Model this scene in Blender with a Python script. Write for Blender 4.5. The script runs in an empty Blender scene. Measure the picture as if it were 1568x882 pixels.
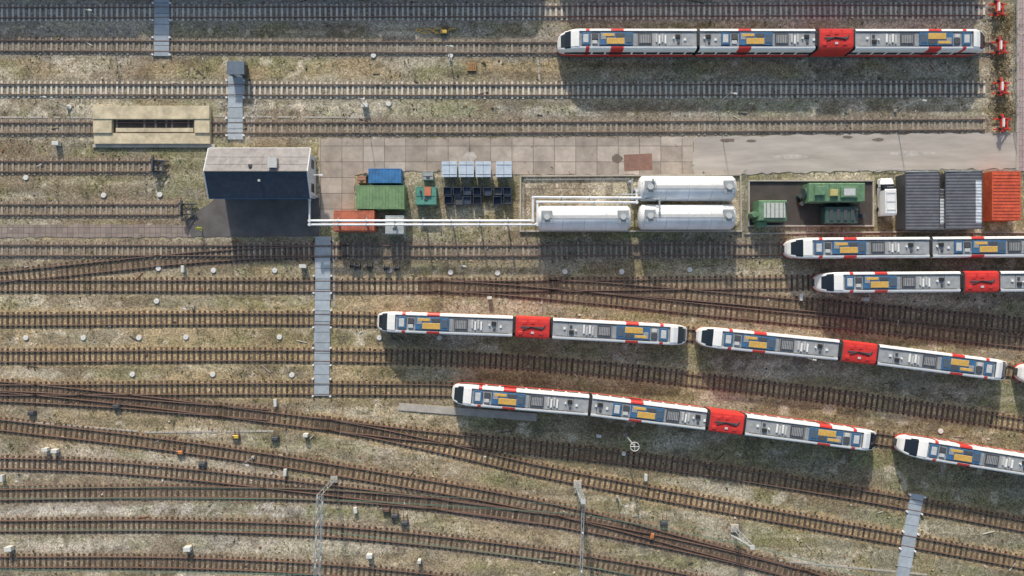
import bpy, math, random, bmesh
import numpy as np
from mathutils import Vector, Matrix
random.seed(7); rng=np.random.RandomState(11)
S=10.5; H=100.0
def P(px,py,z=0.0):
    k=(H-z)/H
    return ((px-784)/S*k,(441-py)/S*k)
def lin(c):
    return tuple((v/255/12.92 if v/255<=0.04045 else ((v/255+0.055)/1.055)**2.4) for v in c)
scene=bpy.context.scene
col=scene.collection
# ---------------------------------------------------------------- materials
MATS={}
def M(name,srgb,rough=0.7,var=0.18,scale=1.2,metal=0.0,island=0.0,k=1.0,st=None):
    if name in MATS: return MATS[name]
    m=bpy.data.materials.new(name); m.use_nodes=True
    nt=m.node_tree; N=nt.nodes; L=nt.links
    b=N['Principled BSDF']; c=[v*k for v in lin(srgb)]
    tc=N.new('ShaderNodeTexCoord')
    n=N.new('ShaderNodeTexNoise'); n.inputs['Scale'].default_value=scale; n.inputs['Detail'].default_value=6; n.inputs['Roughness'].default_value=0.65
    if st:
        mp=N.new('ShaderNodeMapping'); mp.inputs['Scale'].default_value=st; L.new(tc.outputs['Object'],mp.inputs[0]); L.new(mp.outputs[0],n.inputs['Vector'])
    else: L.new(tc.outputs['Object'],n.inputs['Vector'])
    mr=N.new('ShaderNodeMapRange'); mr.inputs[1].default_value=0.3; mr.inputs[2].default_value=0.7
    mr.inputs[3].default_value=1-var; mr.inputs[4].default_value=1+var*0.7
    L.new(n.outputs['Fac'],mr.inputs[0])
    out=mr.outputs[0]
    if island>0:
        g=N.new('ShaderNodeNewGeometry'); r=N.new('ShaderNodeMapRange')
        r.inputs[3].default_value=1-island; r.inputs[4].default_value=1+island
        L.new(g.outputs['Random Per Island'],r.inputs[0])
        mm=N.new('ShaderNodeMath'); mm.operation='MULTIPLY'; L.new(out,mm.inputs[0]); L.new(r.outputs[0],mm.inputs[1]); out=mm.outputs[0]
    v=N.new('ShaderNodeVectorMath'); v.operation='SCALE'; v.inputs[0].default_value=c
    L.new(out,v.inputs['Scale']); L.new(v.outputs[0],b.inputs['Base Color'])
    b.inputs['Roughness'].default_value=rough; b.inputs['Metallic'].default_value=metal
    MATS[name]=m; return m
m_white=M('train_white_paint',(238,238,236),0.35,0.08,0.8)
m_red=M('train_red_paint',(206,58,52),0.4,0.15,0.9)
m_roofgrey=M('train_roof_deck',(160,162,163),0.6,0.25,1.2)
m_glass=M('tinted_glass',(34,42,50),0.12,0.1)
m_skirt=M('train_skirt_grey',(85,88,90),0.6)
m_black=M('black_rubber',(42,43,45),0.7)
m_blue=M('roof_unit_blue',(64,106,144),0.5,0.25,2)
m_yel=M('roof_unit_yellow',(212,170,88),0.5,0.2,3)
m_lg=M('light_grey_metal',(198,198,196),0.5,0.15,3)
m_dg=M('dark_grey_metal',(78,80,84),0.55,0.25,3)
m_rust=M('rail_rust',(118,88,72),0.6,0.25,0.5)
m_railtop=M('rail_head_steel',(134,112,100),0.45,0.25,0.3,metal=0.15)
m_slW=M('sleeper_wood',(94,80,68),0.9,0.25,2,island=0.4)
m_slM=M('sleeper_weathered',(156,146,132),0.9,0.25,2,island=0.3)
m_slC=M('sleeper_concrete',(208,202,190),0.85,0.15,2,island=0.15)
m_conc=M('concrete',(178,171,160),0.85,0.22,0.9,island=0.08)
m_concB=M('bluish_concrete',(164,173,180),0.85,0.18,1.2,island=0.12)
m_beige=M('beige_concrete',(204,190,160),0.85,0.35,0.8)
m_tank=M('tank_white_paint',(230,231,232),0.4,0.16,0.5,st=(1,.4,1.4))
m_galv=M('galvanised_steel',(172,178,180),0.45,0.15,3,metal=0.3)
m_buf=M('buffer_red',(206,60,50),0.5,0.2,2)
m_wall=M('white_render_wall',(210,213,216),0.8,0.1,1)
m_roofL=M('roof_felt_grey',(152,148,147),0.85,0.3,1.0)
# ---------------------------------------------------------------- mesh builder
class MB:
    def __init__(s): s.v=[];s.f=[];s.m=[];s.mats=[]
    def mi(s,m):
        if m not in s.mats: s.mats.append(m)
        return s.mats.index(m)
    def face(s,idx,m): s.f.append(tuple(idx)); s.m.append(s.mi(m))
    def box(s,x,y,z,sx,sy,sz,m,rot=0.0,taper=1.0,bev=0.0):
        b=len(s.v); c,t=math.cos(rot),math.sin(rot)
        def ring(zz,k,ins=0):
            for dx,dy in((-1,-1),(1,-1),(1,1),(-1,1)):
                X=dx*(sx/2*k-ins);Y=dy*(sy/2*k-ins); s.v.append((x+X*c-Y*t,y+X*t+Y*c,zz))
        rings=[(z,1,0),(z+sz,taper,0)] if bev<=0 else [(z,1,0),(z+sz-bev,taper,0),(z+sz,taper,bev)]
        for zz,k,i in rings: ring(zz,k,i)
        n=len(rings)
        s.face((b+3,b+2,b+1,b),m)
        for r in range(n-1):
            for i in range(4):
                j=(i+1)%4; s.face((b+4*r+i,b+4*r+j,b+4*r+4+j,b+4*r+4+i),m)
        q=b+4*(n-1); s.face((q,q+1,q+2,q+3),m)
    def cyl(s,p0,p1,r,m,n=10,r1=None,dome=0.0):
        p0=Vector(p0);p1=Vector(p1); d=(p1-p0).normalized()
        a=d.orthogonal().normalized(); bb=d.cross(a)
        if r1 is None:r1=r
        rings=[(p0,r),(p1,r1)]
        if dome>0:
            rings=[]
            for k in (0.25,0.6,0.85,1.0): rings.append((p0-d*dome*math.sqrt(max(0,1-k*k)),r*k))
            for k in (1.0,0.85,0.6,0.25): rings.append((p1+d*dome*math.sqrt(max(0,1-k*k)),r*k))
        b=len(s.v)
        for c,rr in rings:
            for i in range(n):
                t=2*math.pi*i/n; q=c+a*math.cos(t)*rr+bb*math.sin(t)*rr; s.v.append(tuple(q))
        for k in range(len(rings)-1):
            for i in range(n):
                j=(i+1)%n; s.face((b+k*n+i,b+k*n+j,b+(k+1)*n+j,b+(k+1)*n+i),m)
        s.face([b+i for i in range(n)][::-1],m); s.face([b+(len(rings)-1)*n+i for i in range(n)],m)
    def loft(s,secs,mf,closed=True):
        b=len(s.v); n=len(secs[0])
        for sec in secs: s.v.extend(sec)
        for i in range(len(secs)-1):
            for j in range(n if closed else n-1):
                k=(j+1)%n
                s.face((b+i*n+j,b+i*n+k,b+(i+1)*n+k,b+(i+1)*n+j),mf(i,j))
        if closed:
            s.face([b+j for j in range(n)][::-1],mf(0,0)); q=b+(len(secs)-1)*n
            s.face([q+j for j in range(n)],mf(len(secs)-2,0))
    def quad(s,pts,m):
        b=len(s.v); s.v.extend(pts); s.face(range(b,b+len(pts)),m)
    def mesh(s,name):
        me=bpy.data.meshes.new(name); me.from_pydata(s.v,[],s.f)
        for m in s.mats: me.materials.append(m)
        me.polygons.foreach_set('material_index',s.m); me.update()
        return me
    def obj(s,name,parent=None):
        me=s.mesh(name); o=bpy.data.objects.new(name,me); col.objects.link(o)
        if parent: o.parent=parent
        return o
def empty(name,loc=(0,0,0)):
    o=bpy.data.objects.new(name,None); o.location=loc; o.empty_display_size=0.5; col.objects.link(o); return o
# ---------------------------------------------------------------- tracks
def spline(pts):
    x=np.array([p[0] for p in pts],float); y=np.array([p[1] for p in pts],float)
    d=np.diff(y)/np.diff(x); m=np.empty(len(x)); m[0]=d[0]; m[-1]=d[-1]
    if len(x)>2:
        h=np.diff(x); m[1:-1]=(h[1:]*d[:-1]+h[:-1]*d[1:])/(h[1:]+h[:-1])
    def f(q):
        q=np.asarray(q,float); i=np.clip(np.searchsorted(x,q)-1,0,len(x)-2)
        h=x[i+1]-x[i]; t=(q-x[i])/h
        r=(2*t**3-3*t**2+1)*y[i]+(t**3-2*t**2+t)*h*m[i]+(-2*t**3+3*t**2)*y[i+1]+(t**3-t**2)*h*m[i+1]
        r=np.where(q<x[0],y[0]+m[0]*(q-x[0]),r); r=np.where(q>x[-1],y[-1]+m[-1]*(q-x[-1]),r)
        return r
    return f
class Track:
    def __init__(s,pts,x0=-420,x1=1990,style='W',bed=(128,110,84)):
        w=[P(a,b) for a,b in pts]; s.f=spline(w); s.x0=P(x0,0)[0]; s.x1=P(x1,0)[0]; s.style=style; s.bed=bed
        xs=np.arange(s.x0,s.x1,0.25); ys=s.f(xs)
        ds=np.hypot(np.diff(xs),np.diff(ys)); s.xs=xs; s.arc=np.concatenate([[0],np.cumsum(ds)])
    def at(s,a):
        x=float(np.interp(a,s.arc,s.xs)); return Vector((x,float(s.f(x)),0))
    def arc_at_px(s,px,z=0):
        return float(np.interp(P(px,0,z)[0],s.xs,s.arc))
TR={}
TR['T0']=Track([(0,-38),(1500,-40)],x1=1530,style='M')
TR['T1']=Track([(0,20),(700,18),(1500,16)],x1=1520,style='C',bed=(125,120,112))
TR['T2']=Track([(0,70),(700,73),(1500,74)],x1=1530,style='M',bed=(118,110,98))
TR['T3']=Track([(0,137),(850,138),(1500,136)],x1=1520,style='C',bed=(128,120,104))
TR['T4']=Track([(0,196),(850,195),(1500,191)],x1=1520,style='M',bed=(122,112,98))
TR['T5']=Track([(0,255),(270,255)],x1=262,style='M',bed=(118,105,88))
TR['T6']=Track([(0,321),(280,321)],x1=282,style='M',bed=(122,110,94))
TR['T7']=Track([(0,383),(700,384),(1200,382),(1500,380)],style='M',bed=(112,102,90))
TR['T7s']=Track([(-200,436),(0,424),(150,409),(300,394),(450,386),(540,384)],x1=545,style='W',bed=(112,100,86))
TR['T8']=Track([(0,437),(900,437),(1240,433),(1568,431)],style='W',bed=(146,132,108))
TR['T8b']=Track([(640,437),(720,440),(900,455),(1100,476),(1300,496),(1568,524)],x0=640,style='W',bed=(126,108,88))
TR['T8c']=Track([(830,437),(900,439),(1000,447),(1150,460),(1300,474),(1568,499)],x0=830,style='W',bed=(126,108,88))
TR['T9']=Track([(0,490),(560,490),(700,494),(850,501),(1040,511),(1240,530),(1510,563),(1700,588)],bed=(156,138,108))
TR['T10']=Track([(0,546),(560,546),(700,550),(900,564),(1100,586),(1300,611),(1568,650)],bed=(150,132,102))
TR['T11']=Track([(0,597),(560,596),(695,598),(900,615),(1126,643),(1321,668),(1537,702),(1700,728)],bed=(138,122,94))
TR['A']=Track([(-200,580),(0,592),(200,612),(400,637),(600,662),(760,680),(1000,708),(1300,755),(1568,805)],bed=(130,112,88))
TR['B']=Track([(480,646),(560,660),(680,686),(820,719),(960,747),(1100,774),(1400,830),(1568,862)],x0=480,bed=(148,128,98))
TR['C']=Track([(0,650),(250,680),(450,709),(600,734),(750,760),(900,792),(1060,834),(1200,872),(1300,902)],bed=(128,110,88))
TR['D']=Track([(0,709),(150,714),(300,727),(450,744),(600,762),(700,776),(820,793)],x1=830,bed=(140,126,108))
TR['E']=Track([(0,757),(300,753),(500,758),(700,775),(850,797),(1000,826),(1100,848),(1250,886)],bed=(122,108,94))
TR['E2']=Track([(-300,600),(0,606),(150,614),(300,626)],x1=420,bed=(118,104,88))
TR['F']=Track([(0,805),(300,805),(500,813),(700,832),(850,852),(1000,877),(1200,920)],bed=(128,115,98))
TR['G']=Track([(0,860),(300,862),(500,872),(700,892),(900,925)],bed=(130,117,100))
SM={'W':m_slW,'M':m_slM,'C':m_slC}
for nm,t in TR.items():
    mb=MB(); L=t.arc[-1]; n=int(L/0.8)
    for i in range(n):
        a=i*0.8+0.3+random.uniform(-.04,.04); p=t.at(a); q=t.at(a+0.3); r=math.atan2(q.y-p.y,q.x-p.x)+random.uniform(-.025,.025)
        lx=2.45+random.uniform(-.2,.12); bury=-.035 if random.random()<.10 else 0
        mb.box(p.x,p.y,-0.05,0.29,lx,0.10+random.uniform(-.02,.02)+bury,SM[t.style],rot=r)
    pts=[t.at(a) for a in np.arange(0,L,1.2)]
    for sd in(-1,1):
        head=[];foot=[]
        for i,p in enumerate(pts):
            q=pts[min(i+1,len(pts)-1)]; o=pts[max(i-1,0)]; d=(q-o).normalized(); nn=Vector((-d.y,d.x,0))
            c=p+nn*sd*0.755
            def R(w,z): 
                v=c+nn*w; return (v.x,v.y,z)
            foot.append([R(-.08,.062),R(.08,.062),R(.08,.085),R(-.08,.085)])
            head.append([R(-.05,.086),R(.05,.086),R(.05,.21),R(-.05,.21)])
        mb.loft(foot,lambda i,j:m_rust); mb.loft(head,lambda i,j:m_railtop if j==2 else m_rust)
    mb.obj('railway_track')
# ---------------------------------------------------------------- ground
def vn(X,Y,sc,seed):
    r=np.random.RandomState(seed).rand(256,256); x=X/sc+1000; y=Y/sc+1000
    xi=np.floor(x).astype(int); yi=np.floor(y).astype(int); fx=x-xi; fy=y-yi
    fx=fx*fx*(3-2*fx); fy=fy*fy*(3-2*fy); a=xi%256;b=(xi+1)%256;c=yi%256;d=(yi+1)%256
    return (r[a,c]*(1-fx)+r[b,c]*fx)*(1-fy)+(r[a,d]*(1-fx)+r[b,d]*fx)*fy
def fbm(X,Y,sc,seed,o=4):
    t=0;w=0
    for k in range(o): t=t+vn(X,Y,sc/2**k,seed+k)*0.6**k; w+=0.6**k
    return t/w
def axis(lim,st):
    fine=list(np.arange(-lim,lim+.01,st)); ext=[lim+5,lim+20,lim+60,lim+200,lim+600,2500]
    return np.array([-e for e in ext[::-1]]+fine+ext)
ax=axis(86,0.28); ay=axis(52,0.28)
X,Y=np.meshgrid(ax,ay); nx,ny=len(ax),len(ay)
PX=X*S+784; PY=441-Y*S
def sm(v,a,b):
    t=np.clip((v-a)/(b-a),0,1); return t*t*(3-2*t)
C=np.zeros(X.shape+(3,)); C[:]=lin((140,128,101))
wob=(fbm(X,Y,3,5)-.5)*26
def rect(x0,y0,x1,y1,c,f=8,op=1.0,w=1.0):
    global C
    px=PX+wob*w; py=PY+wob[::-1]*w
    m=sm(px,x0-f,x0+f)*(1-sm(px,x1-f,x1+f))*sm(py,y0-f,y0+f)*(1-sm(py,y1-f,y1+f))*op
    C=C*(1-m[...,None])+np.array(lin(c))*m[...,None]
rect(-9999,-999,9999,92,(134,130,122))
rect(-9999,92,9999,122,(144,129,101))
rect(-9999,122,9999,214,(150,144,131))
rect(-9999,150,9999,180,(152,148,136),f=5)
rect(-9999,214,318,345,(122,112,94))
rect(-9999,225,290,285,(130,118,99))
rect(-9999,365,600,640,(156,140,111),f=20)
rect(600,365,9999,640,(136,127,104),f=30)
rect(-9999,640,9999,9999,(148,135,111),f=25)
rect(900,600,9999,9999,(127,119,91),f=60)
rect(-9999,690,600,732,(164,154,139),f=10)
rect(-9999,772,500,794,(176,170,160),f=5)
rect(-9999,822,620,848,(166,158,145),f=6)
rect(500,268,830,345,(130,122,94),f=4)
rect(1130,262,1568,352,(130,124,99),f=4)
rect(795,272,1134,352,(184,174,154),f=2,w=.2)
rect(1505,-50,1556,262,(130,118,90),f=6)
rect(500,345,1150,366,(136,128,110),f=4)
def patch(mask,c,op):
    global C
    m=(mask*op)[...,None]; C=C*(1-m)+np.array(lin(c))*m
patch(sm(fbm(X,Y,12,15),.48,.66),(128,128,118),.5)
patch(sm(fbm(X,Y,9,20),.49,.66),(108,112,72),.55)
patch(sm(fbm(X*.35,Y,4,30),.51,.69),(116,117,76),.5)
patch(sm(fbm(X*.4,Y,6,40),.53,.70),(176,168,152),.6)
patch(sm(fbm(X*.07,Y,1.1,45),.55,.75),(176,166,144),.45)
patch(sm(fbm(X*.07,Y,1.3,48),.55,.73),(100,91,72),.5)
patch(sm(fbm(X*.6,Y,5,50),.55,.70),(106,91,72),.6)
patch(sm(fbm(X,Y,1.3,60),.60,.74),(94,88,64),.6)
patch(sm(fbm(X,Y,2.2,65),.66,.76),(196,186,168),.5)
patch(sm(fbm(X,Y,3.5,68),.66,.74),(84,78,68),.5)
tm=np.zeros(X.shape)
for ki,(nm,t) in enumerate(TR.items()):
    e=0.3; f0=t.f(X); sl=(t.f(X+e)-f0)/e; d=np.abs(Y-f0)/np.sqrt(1+sl**2); d=d+(fbm(X,Y,1.5,70)-.5)*.9
    ins=(X>t.x0)&(X<t.x1)
    m=(1-sm(d,1.2,1.9))*ins; tm=np.maximum(tm,(1-sm(d,1.1,1.5))*ins)
    nb=fbm(X*.3,Y*.3,4,80+ki,3)[...,None]
    bc=np.array(lin(t.bed))*(.85+.6*nb)
    C=C*(1-.75*m[...,None])+bc*.75*m[...,None]
    m2=(1-sm(d,.35,.7))*ins*.35*sm(fbm(X*.2,Y,3,90+ki),.4,.6)
    C=C*(1-m2[...,None])+np.array(lin((96,82,64)))*m2[...,None]
C*= (.94+.46*fbm(X,Y,1.0,100,3))[...,None]*np.array([1.03,1.0,.97])
Z=(fbm(X,Y,1.2,110,3)-.5)*.06*((np.abs(X)<86)&(np.abs(Y)<52))*(1-tm) - .03
idx=np.arange(nx*ny).reshape(ny,nx)
F=np.stack([idx[:-1,:-1],idx[:-1,1:],idx[1:,1:],idx[1:,:-1]],-1).reshape(-1,4)
me=bpy.data.meshes.new('ground'); nv=nx*ny
me.vertices.add(nv); me.vertices.foreach_set('co',np.stack([X,Y,Z],-1).astype(np.float32).ravel())
me.loops.add(F.size); me.loops.foreach_set('vertex_index',F.astype(np.int32).ravel())
me.polygons.add(len(F)); me.polygons.foreach_set('loop_start',np.arange(0,F.size,4,dtype=np.int32))
try: me.polygons.foreach_set('loop_total',np.full(len(F),4,dtype=np.int32))
except Exception: pass
me.update(calc_edges=True)
at=me.color_attributes.new('Col','FLOAT_COLOR','POINT')
at.data.foreach_set('color',np.concatenate([C,np.ones(X.shape+(1,))],-1).astype(np.float32).ravel())
g=bpy.data.objects.new('ground',me); col.objects.link(g)
def ground_mat():
    m=bpy.data.materials.new('ballast_and_soil'); m.use_nodes=True; nt=m.node_tree;N=nt.nodes;L=nt.links;b=N['Principled BSDF']
    a=N.new('ShaderNodeAttribute'); a.attribute_name='Col'; tc=N.new('ShaderNodeTexCoord')
    def noise(sc,lo,hi,det=3):
        n=N.new('ShaderNodeTexNoise'); n.inputs['Scale'].default_value=sc; n.inputs['Detail'].default_value=det; n.inputs['Roughness'].default_value=.7
        L.new(tc.outputs['Object'],n.inputs['Vector']); r=N.new('ShaderNodeMapRange'); r.inputs[1].default_value=.3; r.inputs[2].default_value=.7; r.inputs[3].default_value=lo; r.inputs[4].default_value=hi
        L.new(n.outputs['Fac'],r.inputs[0]); return r.outputs[0],n
    o1,n1=noise(4.0,.52,1.48); o2,n2=noise(1.4,.82,1.2)
    v=N.new('ShaderNodeTexVoronoi'); v.inputs['Scale'].default_value=5.5; L.new(tc.outputs['Object'],v.inputs['Vector'])
    r=N.new('ShaderNodeMapRange'); r.inputs[3].default_value=.65; r.inputs[4].default_value=1.4
    sp=N.new('ShaderNodeSeparateColor'); L.new(v.outputs['Color'],sp.inputs[0]); L.new(sp.outputs[0],r.inputs[0])
    m1=N.new('ShaderNodeMath'); m1.operation='MULTIPLY'; L.new(o1,m1.inputs[0]); L.new(o2,m1.inputs[1])
    m2=N.new('ShaderNodeMath'); m2.operation='MULTIPLY'; L.new(m1.outputs[0],m2.inputs[0]); L.new(r.outputs[0],m2.inputs[1])
    s=N.new('ShaderNodeVectorMath'); s.operation='SCALE'; L.new(a.outputs['Color'],s.inputs[0]); L.new(m2.outputs[0],s.inputs['Scale'])
    L.new(s.outputs[0],b.inputs['Base Color']); b.inputs['Roughness'].default_value=.95
    bp=N.new('ShaderNodeBump'); bp.inputs['Strength'].default_value=.3; bp.inputs['Distance'].default_value=.05
    L.new(n1.outputs['Fac'],bp.inputs['Height']); L.new(bp.outputs[0],b.inputs['Normal'])
    return m
me.materials.append(ground_mat())
# ---------------------------------------------------------------- paving
def paving(name,srgb,c2,bw,bh,mortar=.03,vary=.25):
    m=bpy.data.materials.new(name); m.use_nodes=True; nt=m.node_tree;N=nt.nodes;L=nt.links;b=N['Principled BSDF']
    tc=N.new('ShaderNodeTexCoord'); br=N.new('ShaderNodeTexBrick'); br.offset=0.0; br.inputs['Scale'].default_value=1
    br.inputs['Brick Width'].default_value=bw; br.inputs['Row Height'].default_value=bh; br.inputs['Mortar Size'].default_value=mortar
    br.inputs['Color1'].default_value=(*lin(srgb),1); br.inputs['Color2'].default_value=(*lin(c2),1); br.inputs['Mortar'].default_value=(*[q*.38 for q in lin(srgb)],1)
    L.new(tc.outputs['Object'],br.inputs['Vector'])
    n=N.new('ShaderNodeTexNoise'); n.inputs['Scale'].default_value=.4; n.inputs['Detail'].default_value=10; n.inputs['Roughness'].default_value=.75
    L.new(tc.outputs['Object'],n.inputs['Vector']); r=N.new('ShaderNodeMapRange'); r.inputs[1].default_value=.3; r.inputs[2].default_value=.7; r.inputs[3].default_value=1-vary; r.inputs[4].default_value=1+vary
    L.new(n.outputs['Fac'],r.inputs[0]); s=N.new('ShaderNodeVectorMath'); s.operation='SCALE'; L.new(br.outputs['Color'],s.inputs[0]); L.new(r.outputs[0],s.inputs['Scale'])
    L.new(s.outputs[0],b.inputs['Base Color']); b.inputs['Roughness'].default_value=.9; return m
m_slab=paving('concrete_slab_paving',(190,177,164),(158,146,134),3.1,2.3,.05,.32)
m_asph=M('worn_asphalt',(184,175,165),.9,.24,1.0,st=(.12,.7,1))
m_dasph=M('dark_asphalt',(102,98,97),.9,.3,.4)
m_brick=paving('brick_paving',(152,137,128),(134,121,114),.8,.8,.03)
m_pink=paving('pink_brick_paving',(186,164,160),(168,148,146),.8,.8,.03)
m_oil=M('oily_concrete',(76,69,64),.7,.4,.5)
def sheet(name,pts,z,m,wob=0.0):
    w=[]; n=len(pts)
    for i in range(n):
        a=P(*pts[i]);b=P(*pts[(i+1)%n]); L=math.hypot(b[0]-a[0],b[1]-a[1]); k=max(1,int(L/0.8)) if wob else 1
        for j in range(k):
            t=j/k; w.append((a[0]+(b[0]-a[0])*t+random.uniform(-wob,wob),a[1]+(b[1]-a[1])*t+random.uniform(-wob,wob)))
    mb=MB(); b=len(w); mb.v=[(x,y,z) for x,y in w]+[(x,y,-.3) for x,y in w]
    mb.face(range(b)[::-1],m)
    for i in range(b):
        j=(i+1)%b; mb.face((i,j,b+j,b+i),m)
    o=mb.obj(name); bm=bmesh.new(); bm.from_mesh(o.data); bmesh.ops.recalc_face_normals(bm,faces=bm.faces)
    bmesh.ops.triangulate(bm,faces=[f for f in bm.faces if len(f.verts)>4]); bm.to_mesh(o.data); bm.free()
    for f in o.data.polygons:
        if abs(f.normal.z)>.9 and f.normal.z<0: f.flip()
    return o
sheet('concrete_pavement',[(488,212),(1062,211),(1062,268),(790,267),(640,262),(545,268),(542,325),(490,345)],.03,m_slab,.16)
sheet('asphalt_road',[(1062,211),(1200,207),(1556,203),(1556,258),(1330,262),(1062,268)],.034,m_asph,.2)
sheet('side_road',[(1557,-120),(1990,-120),(1990,262),(1557,262)],.036,m_pink)
sheet('brick_path',[(-420,345),(285,344),(292,363),(-420,364)],.026,m_brick,.12)
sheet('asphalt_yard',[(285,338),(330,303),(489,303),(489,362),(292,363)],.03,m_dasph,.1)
sheet('rusty_steel_cover',[(955,237),(998,235),(999,260),(956,262)],.05,M('rust_brown_plate',(142,108,94),.8,.25))
sheet('concrete_platform_strip',[(611,617),(822,633),(821,645),(610,628)],.10,m_conc,.0)
sheet('oil_stained_slab',[(1146,277),(1336,277),(1336,346),(1146,346)],.03,m_oil,.05)
for (x,y,rx,ry,c) in((1115,215,12,3,0),(1150,216,9,2.5,0),(1298,210,8,2.5,0),(1345,214,9,3,0),(1210,240,30,4,1),(1400,235,40,4,1),(945,243,9,7,0),(720,240,10,8,1)):
    n=14; sheet('road_repair_patch',[(x+rx*math.cos(6.283*i/n)*random.uniform(.75,1.15),y+ry*math.sin(6.283*i/n)*random.uniform(.75,1.15)) for i in range(n)],.042,M('fresh_tarmac_%d'%c,((120,108,98),(192,184,175))[c],.9,.3,1))
def walkway(x0,y0,x1,y1,w,step=1.55):
    a=Vector((*P(x0,y0),0));b=Vector((*P(x1,y1),0)); d=b-a; n=int(d.length/step); r=math.atan2(d.y,d.x); mb=MB()
    u=d.normalized(); p=Vector((-u.y,u.x,0))
    for i in range(n):
        c=a+u*(i+.5)*step
        mb.box(c.x+random.uniform(-.03,.03),c.y,-.05,step-.07,w+random.uniform(-.08,.08),.22+random.uniform(-.01,.01),m_concB,rot=r+random.uniform(-.01,.01))
    for nm,t in TR.items():
        for k in range(0,int(d.length*2)):
            q=a+u*k*.5
            if t.x0<q.x<t.x1 and abs(float(t.f(q.x))-q.y)<.26:
                for s in(-1,1):
                    for e in (-1.25,1.25):
                        m=q+p*s*(w/2+.15)+u*e; mb.cyl((m.x,m.y,0),(m.x,m.y,.35),.14,m_white,8)
                break
    mb.obj('concrete_walkway')
walkway(495,362,493,613,2.25); walkway(361,100,361,216,2.2); walkway(249,-60,248,90,2.2); walkway(1404,756,1378,900,1.9)
# ---------------------------------------------------------------- trains
def prof(w,k,deckz,mode):
    base=[(.93,.45),(1,.62),(1,1.5),(1,1.62),(1,2.5),(1,2.8),(.99,3.35),(.965,3.64),(.87,3.75),(.74,3.78),(.725,deckz)]
    r=[(y*w,.45+(z-.45)*k) for y,z in base]
    c=(0,.45+((3.86 if mode else deckz)-.45)*k)
    return r+[c]+[(-y,z) for y,z in r[::-1]]
NB=11
BM=[m_skirt,m_red,m_white,m_glass,m_white,m_white,m_white,m_white,m_white,m_lg,m_roofgrey]
def bodymat(j,nose=False,x=99):
    if j==2*NB: return m_skirt
    jj=j if j<NB else 2*NB-1-j
    if nose:
        if jj>=9 and .4<x<2.0: return m_glass
        if jj==8 and .9<x<1.6: return m_glass
        if jj==3 and x<1.0: return m_white
        if jj>=8: return m_white
    return BM[jj]
def ringat(x,w,k,deck,mode): return [(x,y,z) for y,z in prof(w,k,deck,mode)]
def bogie(mb,x):
    mb.box(x,0,.45,2.6,2.2,.35,m_dg)
    for a in(-.95,.95):
        for s in(-.75,.75): mb.cyl((x+a,s-.07,.66),(x+a,s+.07,.66),.43,m_dg,14)
def red_patch(mb,x0,x1,side):
    pr=prof(1.475,1,3.62,0)[1:10]
    a=[(x0,y*side*1.008,z+.01) for y,z in pr]; b=[(x1,y*side*1.008,z+.01) for y,z in pr]
    mb.loft([a,b] if side>0 else [b,a],lambda i,j:m_glass if j==2 else m_red,closed=False)
m_sl=M('roof_unit_slate',(84,96,108),.5,.2,2)
def equip_ac(mb,x,d=1):
    def B(a,b,y,sy,z,h,m,bev=.03): mb.box(x+d*(a+b)/2,y,z,abs(b-a),sy,h,m,bev=bev)
    B(0,1.2,0,1.7,3.60,.24,m_blue); B(.2,.95,0,1.15,3.84,.05,m_lg)
    B(1.45,2.3,.3,.8,3.6,.2,m_dg); B(1.5,2.2,-.45,.5,3.6,.16,m_lg)
    B(2.5,7.2,0,1.8,3.60,.22,m_blue)
    B(2.7,3.4,.3,.9,3.82,.04,m_roofgrey)
    B(3.5,6.0,-.35,.85,3.82,.06,m_yel); B(2.9,4.6,.5,.4,3.82,.05,m_yel)
    B(4.8,6.0,.45,.55,3.82,.04,m_dg); B(6.2,7.0,.0,1.2,3.82,.05,m_sl)
def grille(mb,x):
    mb.box(x,0,3.6,1.9,1.55,.12,m_dg); mb.box(x,0,3.72,1.5,1.15,.03,m_roofgrey)
    for k in range(6): mb.box(x-.6+k*.24,0,3.75,.08,1.15,.03,m_dg)
def whites(mb,x,n=4):
    for k in range(n): mb.box(x+k*.42,.1*(-1)**k,3.6,.22,1.15,.2,m_white if k%2 else m_lg,bev=.02)
def blacks(mb,x):
    mb.box(x,.35,3.6,.65,.5,.22,m_black,bev=.04); mb.box(x+.1,-.45,3.6,.35,.35,.16,m_dg,bev=.03); mb.box(x+1.0,-.1,3.6,.3,.3,.16,m_white)
    mb.cyl((x-.6,.1,3.6),(x-.6,.1,3.85),.12,m_white,8)
def common(mb,x0,x1,skip):
    for sd in(-1,1):
        for q in np.arange(x0,x1,1.9):
            if not skip[0]<q<skip[1]: mb.box(q,sd*1.47,1.6,.28,.03,.95,m_white)
        mb.cyl((x0,sd*.98,3.66),(x1,sd*.98,3.66),.03,m_dg,5)
    for q in np.arange(x0,x1,3.1): mb.box(q,0,3.618,.05,2.0,.02,m_dg)
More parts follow.
